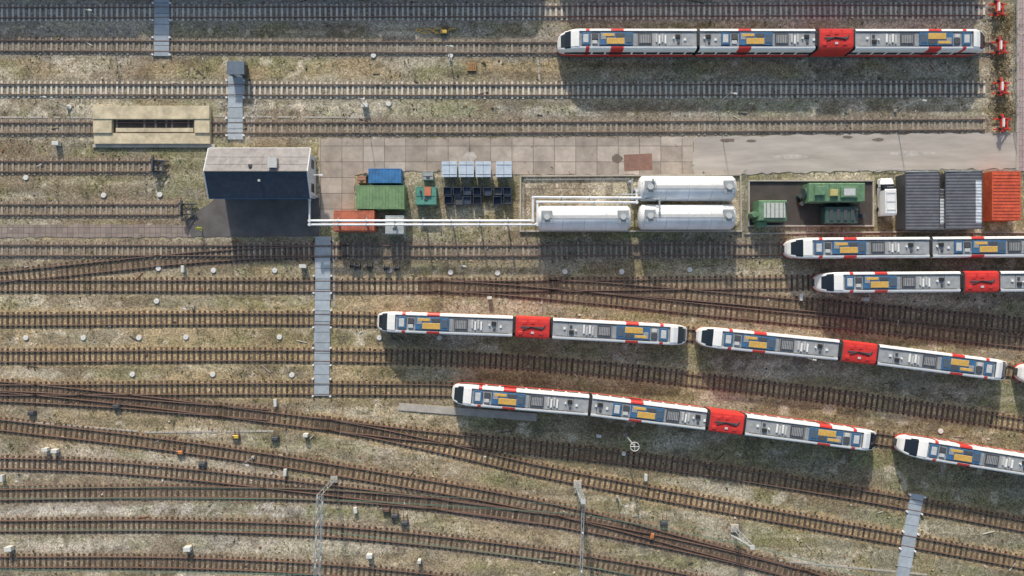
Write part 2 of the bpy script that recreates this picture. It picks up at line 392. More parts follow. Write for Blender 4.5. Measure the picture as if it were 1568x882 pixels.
def make_end(L):
    mb=MB(); s=[(0,.55,.26),(.12,.86,.42),(.45,1.14,.60),(1.0,1.34,.745),(1.8,1.43,.90),(2.45,1.465,.985),(2.95,1.475,1.0)]
    xs=[q[0] for q in s]
    mb.loft([ringat(x,w,k,3.84,1) for x,w,k in s],lambda i,j:bodymat(j,True,(xs[i]+xs[i+1])/2))
    mb.loft([ringat(x,1.475,1,3.62,0) for x in (2.951,3.1,L)],lambda i,j:bodymat(j))
    for sd in(-1,1):
        mb.box(.35,sd*.75,1.35,.25,.35,.18,m_lg)
        red_patch(mb,7.4,9.2,sd); red_patch(mb,3.9,4.4,sd)
    common(mb,4.9,L-.5,(7.0,9.6))
    mb.box(0.1,0,.55,.5,.3,.25,m_dg)
    equip_ac(mb,3.3,1); grille(mb,12.2); whites(mb,13.8,4); blacks(mb,16.8)
    bogie(mb,3.4); mb.box(10,0,.5,6,2.3,.5,m_skirt)
    return mb.mesh('end_car')
def make_mid(L):
    mb=MB(); mb.loft([ringat(x,1.475,1,3.62,0) for x in(0,L/2,L)],lambda i,j:bodymat(j))
    blacks(mb,1.2); equip_ac(mb,3.0,1); grille(mb,11.5); whites(mb,12.9,3); blacks(mb,15.0)
    for sd in(-1,1): red_patch(mb,5.4,7.2,sd)
    common(mb,.8,L-.5,(5,7.6))
    bogie(mb,1.8); mb.box(8,0,.5,7,2.3,.5,m_skirt)
    return mb.mesh('middle_car')
def make_power(L):
    mb=MB()
    base=[(.93,.45),(1,.75),(1,2.6),(1.02,3.2),(.98,3.65),(.86,3.98),(.5,4.06)]
    def rg(x,k=1.0): 
        r=[(y*1.49*k,z) for y,z in base]; return [(x,y,z) for y,z in r+[(-y,z) for y,z in r[::-1]]]
    mb.loft([rg(0),rg(L*.5),rg(L)],lambda i,j:m_red if j not in(0,12,13) else m_skirt)
    for x in (.12,L*.34,L*.66,L-.12): mb.box(x,0,4.055,.10,2.3,.05,m_red)
    mb.box(L*.5,.02,4.06,L*.72,.22,.06,m_dg)
    mb.cyl((L*.2,-.4,4.1),(L*.45,.1,4.16),.07,m_black,8); mb.cyl((L*.45,.1,4.16),(L*.78,-.2,4.16),.07,m_black,8)
    mb.cyl((L*.78,-.2,4.1),(L*.86,.45,4.14),.07,m_dg,8)
    for x,y in ((.25,.6),(.5,.7),(.75,-.75),(.15,-.8)): mb.box(L*x,y,4.0,.6,.45,.12,m_red,bev=.04)
    mb.box(L*.5,-.72,3.98,.4,.3,.14,m_lg)
    for x in(-1,1): bogie(mb,L/2+x*.9)
    return mb.mesh('power_module')
def make_bellows(L):
    mb=MB(); n=9; secs=[]
    for i in range(n):
        k=.93 if i%2 else .86
        secs.append([(i*L/(n-1),y*1.475*k,z) for y,z in((.95,.7),(1,2.9),(.9,3.5),(.7,3.66),(-.7,3.66),(-.9,3.5),(-1,2.9),(-.95,.7))])
    mb.loft(secs,lambda i,j:m_black); return mb.mesh('gangway_bellows')
G=.45; LE=19.45
me_end=make_end(LE); me_mid=make_mid(16.2); me_pow=make_power(4.75); me_bel=make_bellows(G)
def train(tk,px,kind='short'):
    t=TR[tk]; a=t.arc_at_px(px,1.3); root=empty('commuter_train',t.at(a)); inv=root.location.copy()
    seq=[(me_end,LE,0),(me_bel,G,0),(me_pow,4.75,0),(me_bel,G,0),(me_end,LE,1)] if kind=='short' else \
        [(me_end,LE,0),(me_bel,G,0),(me_mid,16.2,0),(me_bel,G,0),(me_pow,4.75,0),(me_bel,G,0),(me_end,LE,1)]
    for me_,L,fl in seq:
        p=t.at(a);q=t.at(a+L); d=(q-p); r=math.atan2(d.y,d.x)
        o=bpy.data.objects.new(me_.name,me_); col.objects.link(o); o.parent=root
        if fl: o.location=q-inv; o.rotation_euler=(0,0,r+math.pi)
        else: o.location=p-inv; o.rotation_euler=(0,0,r)
        a+=L
train('T2',853,'long'); train('T7',1201,'long'); train('T8',1247,'short'); train('T9',578,'short'); train('T9',1066,'short'); train('T9',1558,'short')
train('T11',692,'long'); train('T11',1373,'long'); train('T0',180,'long'); train('T0',852,'long'); train('T0',-492,'long')
# ---------------------------------------------------------------- service building
def building():
    root=empty('service_building')
    x0=P(324,0,4.4)[0]; x1=P(470,0,4.4)[0]; yN=P(0,232,4.4)[1]; yS=P(0,298,4.4)[1]; yc=(yN+yS)/2
    w=MB(); w.box((x0+x1)/2,yc,-.1,x1-x0,yN-yS,4.4,m_wall); hy=(yN-yS)/2
    for sx in(x0+.12,x1-.12): 
        w.loft([[(sx-.12,yc-hy,4.3),(sx-.12,yc+hy,4.3),(sx-.12,yc,5.5)],[(sx+.12,yc-hy,4.3),(sx+.12,yc+hy,4.3),(sx+.12,yc,5.5)]],lambda i,j:m_wall)
    w.obj('walls',root)
    r=MB(); ov=.45; zE=4.2; zR=5.65; hh=hy+ov
    m_rs=M('roof_painted_shade',(52,64,80),.75,.3,1.5)  # south slope's shade put into the colour: dark navy against the grey north slope
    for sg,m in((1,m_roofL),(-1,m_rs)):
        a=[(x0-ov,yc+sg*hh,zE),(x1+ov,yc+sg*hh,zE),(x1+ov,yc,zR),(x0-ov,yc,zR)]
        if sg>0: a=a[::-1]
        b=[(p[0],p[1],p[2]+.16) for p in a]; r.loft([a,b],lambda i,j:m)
    r.cyl((x0-ov,yc,zR+.12),(x1+ov,yc,zR+.12),.1,m_dg,8)
    r.cyl((x0-ov,yc+hh+.05,zE),(x1+ov,yc+hh+.05,zE),.09,m_wall,8); r.cyl((x0-ov,yc-hh-.05,zE),(x1+ov,yc-hh-.05,zE),.09,m_blue,8)
    for sx in(x0-ov-.03,x1+ov+.03):
        for sg in(-1,1): r.cyl((sx,yc+sg*hh,zE+.1),(sx,yc,zR+.14),.11,m_wall,6)
    for i in range(1,9):
        X_=x0+(x1-x0)*i/9
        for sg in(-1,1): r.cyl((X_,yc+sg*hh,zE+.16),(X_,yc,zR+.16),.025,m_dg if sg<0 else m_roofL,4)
    for k in(.3,.62): r.cyl((x0-ov,yc+hh*k,zR-(zR-zE)*k+.165),(x1+ov,yc+hh*k,zR-(zR-zE)*k+.165),.02,m_dg,4)
    r.obj('roof',root)
    c=MB(); vx=P(417,0,6)[0]; c.box(vx,yc+1.2,5.0,1.1,1.3,1.0,m_conc); c.box(vx,yc+1.2,6.0,1.25,1.45,.1,m_lg); c.box(vx-3.2,yc+.8,5.2,.4,.4,.6,m_dg); c.box(vx-2,yc-1.2,5.0,.3,.3,.6,m_lg); c.obj('roof_vent',root)
    d=MB()
    for k in range(5):
        xx=x0+1.8+k*2.6; dr=k==2
        d.box(xx,yc-hy-.03,0 if dr else 1.0,1.3,.08,2.2 if dr else 1.3,m_skirt if dr else m_glass)
        d.box(xx,yc+hy+.03,1.0,1.3,.08,1.3,m_glass); d.box(xx,yc+hy+.09,.92,1.5,.12,.06,m_conc)
    for k in(-1,1): d.box(x1+.03,yc+k*1.7,1.1,.08,1.2,1.2,m_glass)
    d.obj('windows_and_door',root)
    l=MB(); l.box(x1+1.0,yc-.2,4.0,1.6,.12,.12,m_white); l.box(x1+1.9,yc-.2,3.95,.4,.25,.16,m_white); l.obj('wall_lamp',root)
    l=MB(); l.cyl((x1+.2,yc-hy+.3,0),(x1+.2,yc-hy+.3,4.1),.12,m_tank,10); l.obj('downpipe',root)
building()
# ---------------------------------------------------------------- containers & tanks
def ribbed(name,x0,y0,x1,y1,h,srgb,ribs='x',base=0):
    m=M(name+'_paint_%d_%d_%d'%srgb,srgb,.55,.32,1.0); a=P(x0,y0,h);b=P(x1,y1,h); cx=(a[0]+b[0])/2;cy=(a[1]+b[1])/2; sx=abs(b[0]-a[0]);sy=abs(a[1]-b[1])
    mb=MB(); mb.box(cx,cy,.05+base,sx-.08,sy-.08,h-.12-base,m)
    mb.box(cx,cy,h-.07,sx-.16,sy-.16,.05,m)
    for s in(-1,1):
        mb.box(cx+s*(sx/2-.06),cy,base,.12,sy,h-base,m); mb.box(cx,cy+s*(sy/2-.06),h-.13,sx-.24,.12,.13,m); mb.box(cx,cy+s*(sy/2-.06),base,sx-.24,.12,.15,m)
    if ribs=='x':
        n=int(sx/.45)
        for i in range(1,n): 
            xx=cx-sx/2+sx*i/n; mb.box(xx,cy,h-.019,.16,sy-.3,.05,m)
            for s in(-1,1): mb.box(xx,cy+s*(sy/2-.03),base+.16,.12,.05,h-.3-base,m)
    elif ribs=='y':
        n=int(sy/.45)
        for i in range(1,n): 
            yy=cy-sy/2+sy*i/n; mb.box(cx,yy,h-.019,sx-.3,.16,.05,m)
            for s in(-1,1): mb.box(cx+s*(sx/2-.03),yy,base+.16,.05,.12,h-.3-base,m)
    else:
        mb.box(cx,cy,h-.02,sx*.9,.1,.06,m); mb.box(cx,cy-sy*.2,h-.02,.5,.2,.12,m_dg)
    mb.obj(name)
ribbed('shipping_container',545,284,619,320,2.5,(118,148,106),'x')
ribbed('shipping_container',511,322,573,354,2.4,(184,108,82),'x')
ribbed('blue_storage_box',564,258,614,280,2.0,(62,120,172),'x')
ribbed('shipping_container',1519,262,1563,337,2.6,(206,92,62),'y')
ribbed('grey_steel_cabinet',590,330,618,358,2.2,(182,188,188),'n')
ribbed('teal_generator',636,286,668,313,1.8,(88,146,130),'n')
mb=MB(); a=P(655,293,1.9); mb.box(a[0],a[1],1.82,.9,1.3,.2,M('orange_part',(196,116,84))); mb.cyl((a[0]-1,a[1],1.8),(a[0]-1,a[1],2.3),.15,m_dg); mb.obj('generator_exhaust')
ribbed('small_steel_bin',647,263,663,275,1.3,(158,164,164),'n')
ribbed('small_steel_bin',547,270,560,280,1.2,(176,130,106),'n')
for a_,b_ in ((676,700),(702,726),(728,752),(759,784)):
    m=M('skip_lid',(188,201,214),.5,.15); A=P(a_,247,1.6);B=P(b_,271,1.6); cx=(A[0]+B[0])/2;cy=(A[1]+B[1])/2;sx=B[0]-A[0];sy=A[1]-B[1]
    mb=MB(); mb.box(cx,cy,.1,sx*.85,sy*.85,1.35,M('skip_body',(86,110,132)),taper=1.12)
    mb.box(cx-sx*.25,cy,1.5,sx*.48,sy,.08,m); mb.box(cx+sx*.25,cy,1.5,sx*.48,sy,.08,m,bev=.02); mb.box(cx,cy+sy*.3,1.585,sx*.9,.06,.05,m_lg); mb.box(cx,cy-sy*.3,1.585,sx*.9,.06,.05,m_lg)
    for s in(-1,1): mb.box(cx+s*sx*.35,cy,0,.12,sy*.7,.12,m_dg)
    mb.obj('waste_skip')
mnav=M('navy_crate',(56,68,86),.6,.3,2)
for i in range(7):
    for j in range(2):
        if (i,j)==(4,1): continue
        A=P(686+i*15+random.uniform(-1.5,1.5),293+j*14+random.uniform(-1,1),.9); mb=MB(); w_=1.2; m=mnav if random.random()<.8 else m_dg; f=random.uniform(.2,.7)
        mb.box(A[0],A[1],.1,w_-.1,1.05,f,m)
        for s in(-1,1): mb.box(A[0]+s*(w_/2-.05),A[1],.1,.08,1.15,.85,mnav); mb.box(A[0],A[1]+s*.55,.1,w_-.2,.08,.85,mnav)
        for s in(-1,1): mb.box(A[0]+s*.4,A[1],0,.12,1.0,.1,m_dg)
        mb.obj('plastic_crate')
def tank(x0,x1,y0,y1):
    z=2.35; A=P(x0,(y0+y1)/2,z);B=P(x1,(y0+y1)/2,z); r=1.78; y=A[1]
    mb=MB(); mb.cyl((A[0]+.5,y,z),(B[0]-.5,y,z),r,m_tank,40,dome=.55)
    o0=len(mb.f)
    for k in range(5):
        xx=A[0]+.55+(B[0]-A[0]-1.1)*k/4; mb.cyl((xx-.04,y,z),(xx+.04,y,z),r+.02,m_lg,40)
    for k in(.2,.8):
        xx=A[0]+(B[0]-A[0])*k; mb.box(xx,y,0,.7,2.6,1.2,m_conc)
    for k in(.1,.9):
        xx=A[0]+(B[0]-A[0])*k; mb.cyl((xx,y,z+r-.1),(xx,y,z+r+.35),.36,m_galv,16); mb.cyl((xx,y,z+r+.35),(xx,y,z+r+.42),.42,m_lg,16)
        mb.box(xx,y,z+r-.05,1.5,1.7,.05,m_galv)
        for s in(-1,1):
            mb.box(xx,y+s*.85,z+r+.5,1.5,.05,.05,m_galv); mb.box(xx+s*.75,y,z+r+.5,.05,1.7,.05,m_galv)
            for t in(-1,1): mb.box(xx+s*.72,y+t*.82,z+r-.3,.05,.05,.85,m_galv)
    mb.box((A[0]+B[0])/2,y,z+r-.015,(B[0]-A[0])*.7,.45,.04,m_lg)
    o=mb.obj('fuel_storage_tank')
    for i,p in enumerate(o.data.polygons): p.use_smooth = i<o0
tank(977,1125,270,308); tank(977,1124,313,352); tank(822,965,315,353)
def pipe(name,pts,r=.12,m=m_tank,sup=True):
    mb=MB(); W=[(*P(a,b,z),z) for a,b,z in pts]
    for a,b in zip(W[:-1],W[1:]):
        mb.cyl(a,b,r,m,10); L=math.dist(a,b)
        if sup and L>4:
            for k in range(1,int(L/4)+1):
                t=k*4/L
                if t<1: x=a[0]+(b[0]-a[0])*t;y=a[1]+(b[1]-a[1])*t; z=a[2]+(b[2]-a[2])*t; mb.box(x,y,0,.12,.12,z-.05,m_galv); mb.box(x,y,z-r-.08,.15,1.0,.08,m_galv); mb.cyl((x-.06,y,z),(x+.06,y,z),r+.05,m_lg,10)
    for w in W: mb.cyl((w[0],w[1],w[2]-r*1.1),(w[0],w[1],w[2]+r*1.1),r*1.3,m,10)
    mb.obj(name)
pipe('fuel_pipeline',[(474,338,3.2),(816,338,3.2),(816,302,3.2),(985,303,3.2),(985,280,3.8)],.17)
pipe('fuel_pipeline',[(474,344,3.1),(823,344,3.1),(823,309,3.1),(975,310,3.1),(975,292,3.1)],.17)
pipe('fuel_pipeline',[(474,306,3.2),(474,344,3.2)],.14,m_tank,False)
pipe('fuel_pipeline',[(950,298,2.2),(1000,298,2.2),(1000,275,4.4)],.12,m_galv)
pipe('fuel_pipeline',[(968,275,2.2),(968,305,2.2),(1010,305,4.3),(1010,325,4.3)],.12,m_galv)
mb=MB()
for k in range(6):
    A=P(965+k*7,278+(k%3)*12,1.5); mb.box(A[0],A[1],0,.5,.4,1.3,m_galv); mb.cyl((A[0],A[1],1.3),(A[0],A[1],1.8),.18,m_lg)
mb.obj('pump_manifold')
def wallrun(name,pts,w,h,m,closed=False):
    mb=MB(); W=[P(*p) for p in pts]
    if closed: W.append(W[0])
    for a,b in zip(W[:-1],W[1:]):
        L=math.dist(a,b); mb.box((a[0]+b[0])/2,(a[1]+b[1])/2,-.1,L-w-.004,w,h+.1,m,rot=math.atan2(b[1]-a[1],b[0]-a[0]))
    for a in W[:-1] if closed else W: mb.box(a[0],a[1],-.1,w,w,h+.13,m)
    mb.obj(name)
wallrun('bund_wall',[(797,270),(1133,268),(1134,354),(797,354)],.22,.35,m_conc,True)
wallrun('kerb',[(1140,358),(1380,355),(1568,356)],.2,.13,m_conc)
wallrun('bund_wall',[(1146,277),(1336,277),(1336,346),(1146,346)],.2,.3,m_conc,True)
def fence(pts,h=1.6,step=2.4):
    mb=MB(); W=[P(*p) for p in pts]
    for a,b in zip(W[:-1],W[1:]):
        L=math.dist(a,b); n=max(1,int(L/step))
        for i in range(n+1):
            t=i/n; mb.cyl((a[0]+(b[0]-a[0])*t,a[1]+(b[1]-a[1])*t,0),(a[0]+(b[0]-a[0])*t,a[1]+(b[1]-a[1])*t,h),.045,m_galv,6)
        for z in(.15,h*.5,h-.05): mb.cyl((*a,z),(*b,z),.022,m_galv,5)
        k=int(L/.3)
        for i in range(k):
            t=i/k; x=a[0]+(b[0]-a[0])*t; y=a[1]+(b[1]-a[1])*t; mb.box(x,y,.15,.012,.012,h-.2,m_galv)
    mb.obj('wire_fence')
fence([(1552,-60),(1551,205)]); fence([(803,350),(802,276),(962,275)],1.1); fence([(1139,262),(1139,352)],1.3); fence([(1552,262),(1340,262)],1.3)
wallrun('concrete_edging',[(1558,-60),(1557,262)],.35,.12,m_conc)
mb=MB()
def pb(x0,y0,x1,y1,z0,z1,m):
    a=P(x0,y0);b=P(x1,y1); mb.box((a[0]+b[0])/2,(a[1]+b[1])/2,z0,b[0]-a[0],a[1]-b[1],z1-z0,m)
pb(147,164,324,184,0,.8,m_beige); pb(147,205,324,221,0,.5,m_beige); pb(147,184.1,175,204.9,0,.7,m_beige); pb(301,184.1,324,204.9,0,.7,m_beige); pb(175,184.2,301,204.8,0,.05,m_oil)
pb(180,197,298,203,.05,.45,m_beige); pb(143,221.1,330,226,0,.2,m_conc)
mb.obj('concrete_loading_pit')
mg=M('green_machine_paint',(106,140,108),.55,.35,1.5); mgd=M('dark_green_paint',(62,88,82),.6,.3,1.5)
gp=P
mb=MB(); a=gp(1184,322,2.6); mb.box(a[0],a[1],.1,4.2,3.0,2.4,mg,taper=.96,bev=.1); mb.box(a[0]+.2,a[1],2.5,3.0,2.1,.15,m_lg)
for k in range(5): mb.box(a[0]-1.0+k*.6,a[1],2.65,.1,2.1,.08,mg)
mb.cyl((a[0]-2.4,a[1]-.5,.4),(a[0]-2.4,a[1]-.5,2.2),.45,mg,14); mb.cyl((a[0]+1.8,a[1]+1,2.4),(a[0]+1.8,a[1]+1,3.2),.15,m_dg); mb.box(a[0]-1.2,a[1]-1.9,0,1.4,.7,1.5,mg); mb.obj('oil_separator_unit')
mb=MB(); a=gp(1284,294,3.0); mb.box(a[0],a[1],.3,8.0,2.7,2.3,mg,bev=.12)
for k in range(7): mb.box(a[0]-3.3+k*1.1,a[1],2.6,.12,2.5,.1,mg)
mb.box(a[0]-2.6,a[1]+.2,2.6,1.4,1.3,.5,mg,bev=.08); mb.box(a[0]+1.6,a[1],2.6,2.4,1.5,.35,mg,bev=.06); mb.box(a[0]-.6,a[1]-.1,2.6,1.1,.9,.45,M('yellow_hatch',(190,176,116)),bev=.05)
mb.box(a[0]+1.6,a[1],2.95,1.6,1.0,.05,m_lg)
for k in(-3,-1,1,3): mb.cyl((a[0]+k,a[1]-1.6,.3),(a[0]+k,a[1]+1.6,.3),.3,m_dg,12)
mb.cyl((a[0]-4.2,a[1],1.2),(a[0]-3.9,a[1],1.2),.8,mgd,16); mb.obj('green_pump_wagon')
mb=MB(); a=gp(1290,329,2.2); mb.box(a[0],a[1],.1,4.6,2.4,1.9,mgd,bev=.1)
for k in range(4): mb.box(a[0]-1.5+k,a[1],2.0,.5,1.6,.12,m_dg,bev=.03)
mb.cyl((a[0]+1.9,a[1]+.7,2.0),(a[0]+1.9,a[1]+.7,2.7),.14,m_dg); mb.obj('diesel_generator')
for x,y,m in((1225,300,mgd),(1322,330,m_blue),(1228,312,m_rust),(560,268,m_rust)):
    mb=MB(); a=gp(x,y,.8); mb.cyl((a[0],a[1],0),(a[0],a[1],.9),.3,m,12); mb.cyl((a[0],a[1],.9),(a[0],a[1],.94),.32,m_dg,12); mb.obj('oil_drum')
def shed(x0,y0,x1,y1,h,panels):
    A=P(x0,y0,h);B=P(x1,y1,h); cx=(A[0]+B[0])/2;cy=(A[1]+B[1])/2;sx=B[0]-A[0];sy=A[1]-B[1]
    m=M('corrugated_dark_roof',(96,97,104),.6,.3,.8); root=empty('storage_shed',(cx,cy,0))
    w=MB(); w.box(0,0,0,sx-.4,sy-.4,h-.25,m_dg); w.box(0,-sy/2+.17,0,sx*.5,.06,h-.9,m_lg); w.obj('walls',root)
    r=MB(); n=int(sy/.22); secs=[]
    for i in range(n+1):
        y=-sy/2+sy*i/n; z=h-.1+(.05 if i%2 else -.0); secs.append([(-sx/2,y,z),(sx/2,y,z+.15)])
    npn=12; mwp=M('translucent_roof_sheet',(198,204,210),.5,.4,.9)
    for k in range(npn):
        a=-sx/2+sx*k/npn; b=a+sx/npn; fm=mwp if k in panels else m
        r.loft([[(a,s[0][1],s[0][2]+.15*k/npn),(b,s[0][1],s[0][2]+.15*(k+1)/npn)] for s in secs],lambda i,j:(fm if 3<i<n-6 or k not in panels else m),closed=False)
    r.box(0,sy/2,h-.2,sx,.08,.25,m_lg); r.box(-sx/2,0,h-.2,.08,sy-.1,.2,m_dg); r.box(sx/2,0,h-.1,.08,sy-.1,.27,m_dg)
    r.obj('roof',root)
shed(1387,263,1438,352,3.0,()); shed(1448,262,1503,351,3.1,(10,11)); shed(1438.5,290,1448,352,2.6,tuple(range(0,12)))
def van():
    A=P(1362,301,1.8); W=1.0
    def sec(y,w,zt,wt): return [(w,y,.35),(w,y,1.15),(w*.97,y,min(zt,1.25)),(wt,y,zt),(-wt,y,zt),(-w*.97,y,min(zt,1.25)),(-w,y,1.15),(-w,y,.35)]
    S_=[(2.75,.78,.9,.6),(2.6,.92,1.05,.75),(1.9,.99,1.28,.85),(1.85,.99,1.3,.85),(1.05,.99,2.05,.82),(.9,.99,2.12,.8),(-2.4,.99,2.12,.8),(-2.7,.97,2.0,.78)]
    mb=MB(); mb.loft([sec(*q) for q in S_],lambda i,j:m_glass if (i==3 and j==3) or (i in(3,4) and j in(2,4)) else m_white)
    for y in(1.75,-1.65):
        for s in(-1,1): mb.cyl((s*.78,y,.34),(s*1.0,y,.34),.34,m_black,16)
    for s in(-1,1): mb.box(s*1.12,1.35,1.2,.22,.12,.25,m_black); mb.box(s*.6,2.72,.7,.3,.1,.15,m_lg); mb.box(s*.62,-.8,2.12,.04,3.0,.05,m_lg)
    for k in range(3): mb.box(0,-1.9+k*1.2,2.17,1.3,.06,.04,m_lg)
    mb.box(0,-2.72,.4,1.7,.08,.2,m_black); mb.box(0,1.35,2.13,1.0,.05,.02,m_lg)
    o=mb.obj('delivery_van'); o.location=(A[0],A[1],0.03); o.rotation_euler=(0,0,.03)
van()
def buffer(px,py,dark=False):
    A=P(px,py); m=m_dg if dark else m_buf; mb=MB()
    for s in(-1,1):
        y=s*.75; mb.box(0,y,.2,.25,.25,1.1,m); mb.cyl((0,y,1.2),(1.7,y,.2),.1,m,6); mb.box(.6,y,.24,2.6,.16,.14,m)
        mb.cyl((-.35,s*.85,1.05),(-.1,s*.85,1.05),.22,m_black if not dark else m_rust,14)
    mb.box(-.0,0,.9,.3,2.5,.34,m); mb.box(.05,0,1.24,.2,1.2,.25,m_white if not dark else m); mb.box(1.2,0,.4,.2,1.6,.16,m); mb.cyl((1.6,-.7,.3),(.1,.6,.95),.06,m,6); mb.cyl((1.6,.7,.3),(.1,-.6,.95),.06,m,6)
    o=mb.obj('buffer_stop'); o.location=(A[0],A[1],0)
for p in((1519,16),(1522,74),(1524,136),(1526,191)): buffer(*p)
buffer(240,255,True); buffer(283,321,True)
# ---------------------------------------------------------------- masts, gantries, wires
def lattice(mb,p0,p1,w,m,seg=1.0,r=.05):
    p0=Vector(p0);p1=Vector(p1);d=(p1-p0).normalized(); a=d.orthogonal().normalized()
    if abs(d.z)<.5: a=Vector((-d.y,d.x,0)).normalized()
    b=d.cross(a); L=(p1-p0).length; c=[a*w/2+b*w/2,-a*w/2+b*w/2,-a*w/2-b*w/2,a*w/2-b*w/2]
    for q in c: mb.cyl(p0+q,p1+q,r,m,5)
    n=int(L/seg)
    for i in range(n):
        for k in range(4):
            u=c[k] if i%2 else c[(k+1)%4]; v=c[(k+1)%4] if i%2 else c[k]
            mb.cyl(p0+d*L*i/n+u,p0+d*L*(i+1)/n+v,r*.6,m,4)
def gantry(pxa,pya,pxb,pyb,z,w=.7,r=.05):
    a=(*P(pxa,pya,z),z); b=(*P(pxb,pyb,z),z); mb=MB(); lattice(mb,a,b,w,m_galv,.9,r)
    for q in(a,b): lattice(mb,(q[0],q[1],0),(q[0],q[1],z+.3),.45,m_galv,.9,.04); mb.box(q[0],q[1],-.1,1.0,1.0,.35,m_conc)
    L=math.dist(a,b); k=3.5
    while k<L:
        t=k/L; x=a[0]+(b[0]-a[0])*t; y=a[1]+(b[1]-a[1])*t; mb.cyl((x,y,z-.4),(x,y,z-1.6),.05,m_dg,5); mb.cyl((x,y,z-1.5),(x+1.4,y-.3,z-1.9),.03,m_dg,5); mb.cyl((x,y,z+.35),(x,y,z+.8),.09,m_lg,8); k+=5.2
    mb.obj('catenary_gantry')
gantry(490,757,482,990,7.5,.7,.055); gantry(893,774,886,1000,7.5,.3,.035)
def mast(px,py,z,arm):
    a=(*P(px,py,z),z); mb=MB(); lattice(mb,(a[0],a[1],0),a,.5,m_galv,.8,.055); mb.box(a[0],a[1],-.1,1.1,1.1,.4,m_conc)
    d=Vector((arm[0],arm[1],0)); q=Vector(a)+d; mb.cyl(a,q,.07,m_lg,6); mb.cyl((a[0],a[1],z-1.4),tuple(q-Vector((0,0,.2))),.05,m_lg,6); mb.cyl(tuple(Vector(a)+d*.5),tuple(Vector(a)+d*.5-Vector((0,0,1))),.05,m_lg,6)
    mb.box(a[0],a[1],z,.6,.6,.1,m_lg); mb.obj('catenary_mast')
mast(1152,838,7.5,(-2.8,1.6)); mast(893,768,8.2,(-.6,1.0))
wm=M('contact_wire_copper',(96,128,112),.5,.1)
def wire(pts,z,r=.028):
    mb=MB(); W=[(*P(a,b,z),z) for a,b in pts]
    for a,b in zip(W[:-1],W[1:]):
        n=8; prev=a
        for i in range(1,n+1):
            t=i/n; q=(a[0]+(b[0]-a[0])*t,a[1]+(b[1]-a[1])*t,z-.5*4*t*(1-t)*(1 if z>6.5 else .1)); mb.cyl(prev,q,r,wm,4); prev=q
    mb.obj('overhead_wire')
for z in(5.7,7.2):
    wire([(-420,764),(488,764),(893,788),(1150,836),(1500,930)],z)
    wire([(-420,812),(486,812),(891,866),(1150,920)],z)
    wire([(-420,868),(484,880),(891,940)],z)
wire([(-420,745),(488,748),(893,775),(1120,818),(1150,838)],6.4,.025)
def lamp(px,py,z,arm=(.7,-.15)):
    a=P(px,py); mb=MB(); mb.cyl((a[0],a[1],0),(a[0],a[1],z),.08,m_galv,8,r1=.045); mb.cyl((a[0],a[1],z),(a[0]+arm[0],a[1]+arm[1],z+.15),.035,m_galv,6)
    mb.box(a[0]+arm[0],a[1]+arm[1],z+.08,.5,.22,.12,m_lg,rot=math.atan2(arm[1],arm[0]),bev=.03); mb.box(a[0],a[1],0,.4,.4,.3,m_conc); mb.obj('yard_lamp')
for q in((690,92,6),(1098,160,6),(1370,170,6),(105,165,6),(708,408,5),(1221,545,4),(560,165,5),(296,470,4),(388,700,4),(945,760,4),(170,40,6)): lamp(*q)
a=P(972,684,8); mb=MB(); mb.cyl((a[0],a[1],0),(a[0],a[1],8),.11,m_galv,8); n=16
for i in range(n):
    t=2*math.pi*i/n;u=2*math.pi*(i+1)/n; mb.cyl((a[0]+.6*math.cos(t),a[1]+.6*math.sin(t),8),(a[0]+.6*math.cos(u),a[1]+.6*math.sin(u),8),.06,m_lg,5)
for i in range(4): t=math.pi*i/2; mb.cyl((a[0],a[1],8),(a[0]+.6*math.cos(t),a[1]+.6*math.sin(t),8),.05,m_lg,5)
mb.box(a[0],a[1],0,.5,.5,.5,m_conc); mb.obj('floodlight_mast')
mcv=M('cover_whitewash',(222,220,214),.8,.15,3)
def cover(px,py,r=.42):
    a=P(px,py); mb=MB(); mb.cyl((a[0],a[1],-.1),(a[0],a[1],.06),r,m_conc,16); mb.cyl((a[0],a[1],.06),(a[0],a[1],.13),r*.85,mcv,16); mb.cyl((a[0],a[1],.13),(a[0],a[1],.15),.06,m_lg,8); mb.obj('drain_cover')
for q in((40,517),(128,517),(213,517),(285,516),(428,516),(581,517),(673,517),(203,573),(326,573),(447,574),(243,411),(327,414),(421,414),(597,414),(690,417),(762,418),(865,416),(952,416),(1056,413),(40,272),(159,299),(245,298),(595,159),(106,164),(572,85),(690,85),(240,461),(1440,660)): cover(*q)
m_cab=M('cabinet_white',(212,212,206),.6,.15)
def cab(px,py,w=.9,d=.6,h=.9,m=None):
    a=P(px,py); mb=MB(); mm=m or m_cab; w*=.85;d*=.85; h*=.75; mb.box(0,0,.0,w*.9,d*.9,.15,m_conc); mb.box(0,0,.15,w*.9,d*.9,h,mm); mb.box(0,0,.15+h,w,d,.07,mm,bev=.03); mb.box(0,-d*.45-.01,.3,w*.7,.02,h*.7,m_lg); mb.box(w*.2,-d*.45-.03,.4,.05,.03,.2,m_dg)
    o=mb.obj('relay_cabinet'); o.location=(a[0],a[1],0); o.rotation_euler=(0,0,random.uniform(-.15,.15))
for q in((90,221,1.1,.7),(560,163,1.1,.7),(18,838,1.2,.8),(290,838,1.2,.8),(567,849,1.0,.7),(438,722,.5,1.2,.5),(282,412,.5,1.2,.5),(423,616,.5,1.3,.5),(1225,455,.5,1.2,.5),(988,730,.5,1.2,.5),(1322,458,1.0,.6),(6,731,.5,1.2,.5),(74,687,1.0,.6),(88,689,1.0,.6),(466,408,1.2,.6),(954,693,.6,.6),(916,666,.8,.5),(750,456,.8,.5),(643,857,.6,.6),(470,665,.8,.6),(545,780,.6,1.0,.4)): cab(*q)
my=M('point_motor_yellow',(214,176,70),.5,.15); mo=M('point_motor_orange',(196,124,70),.5,.15)
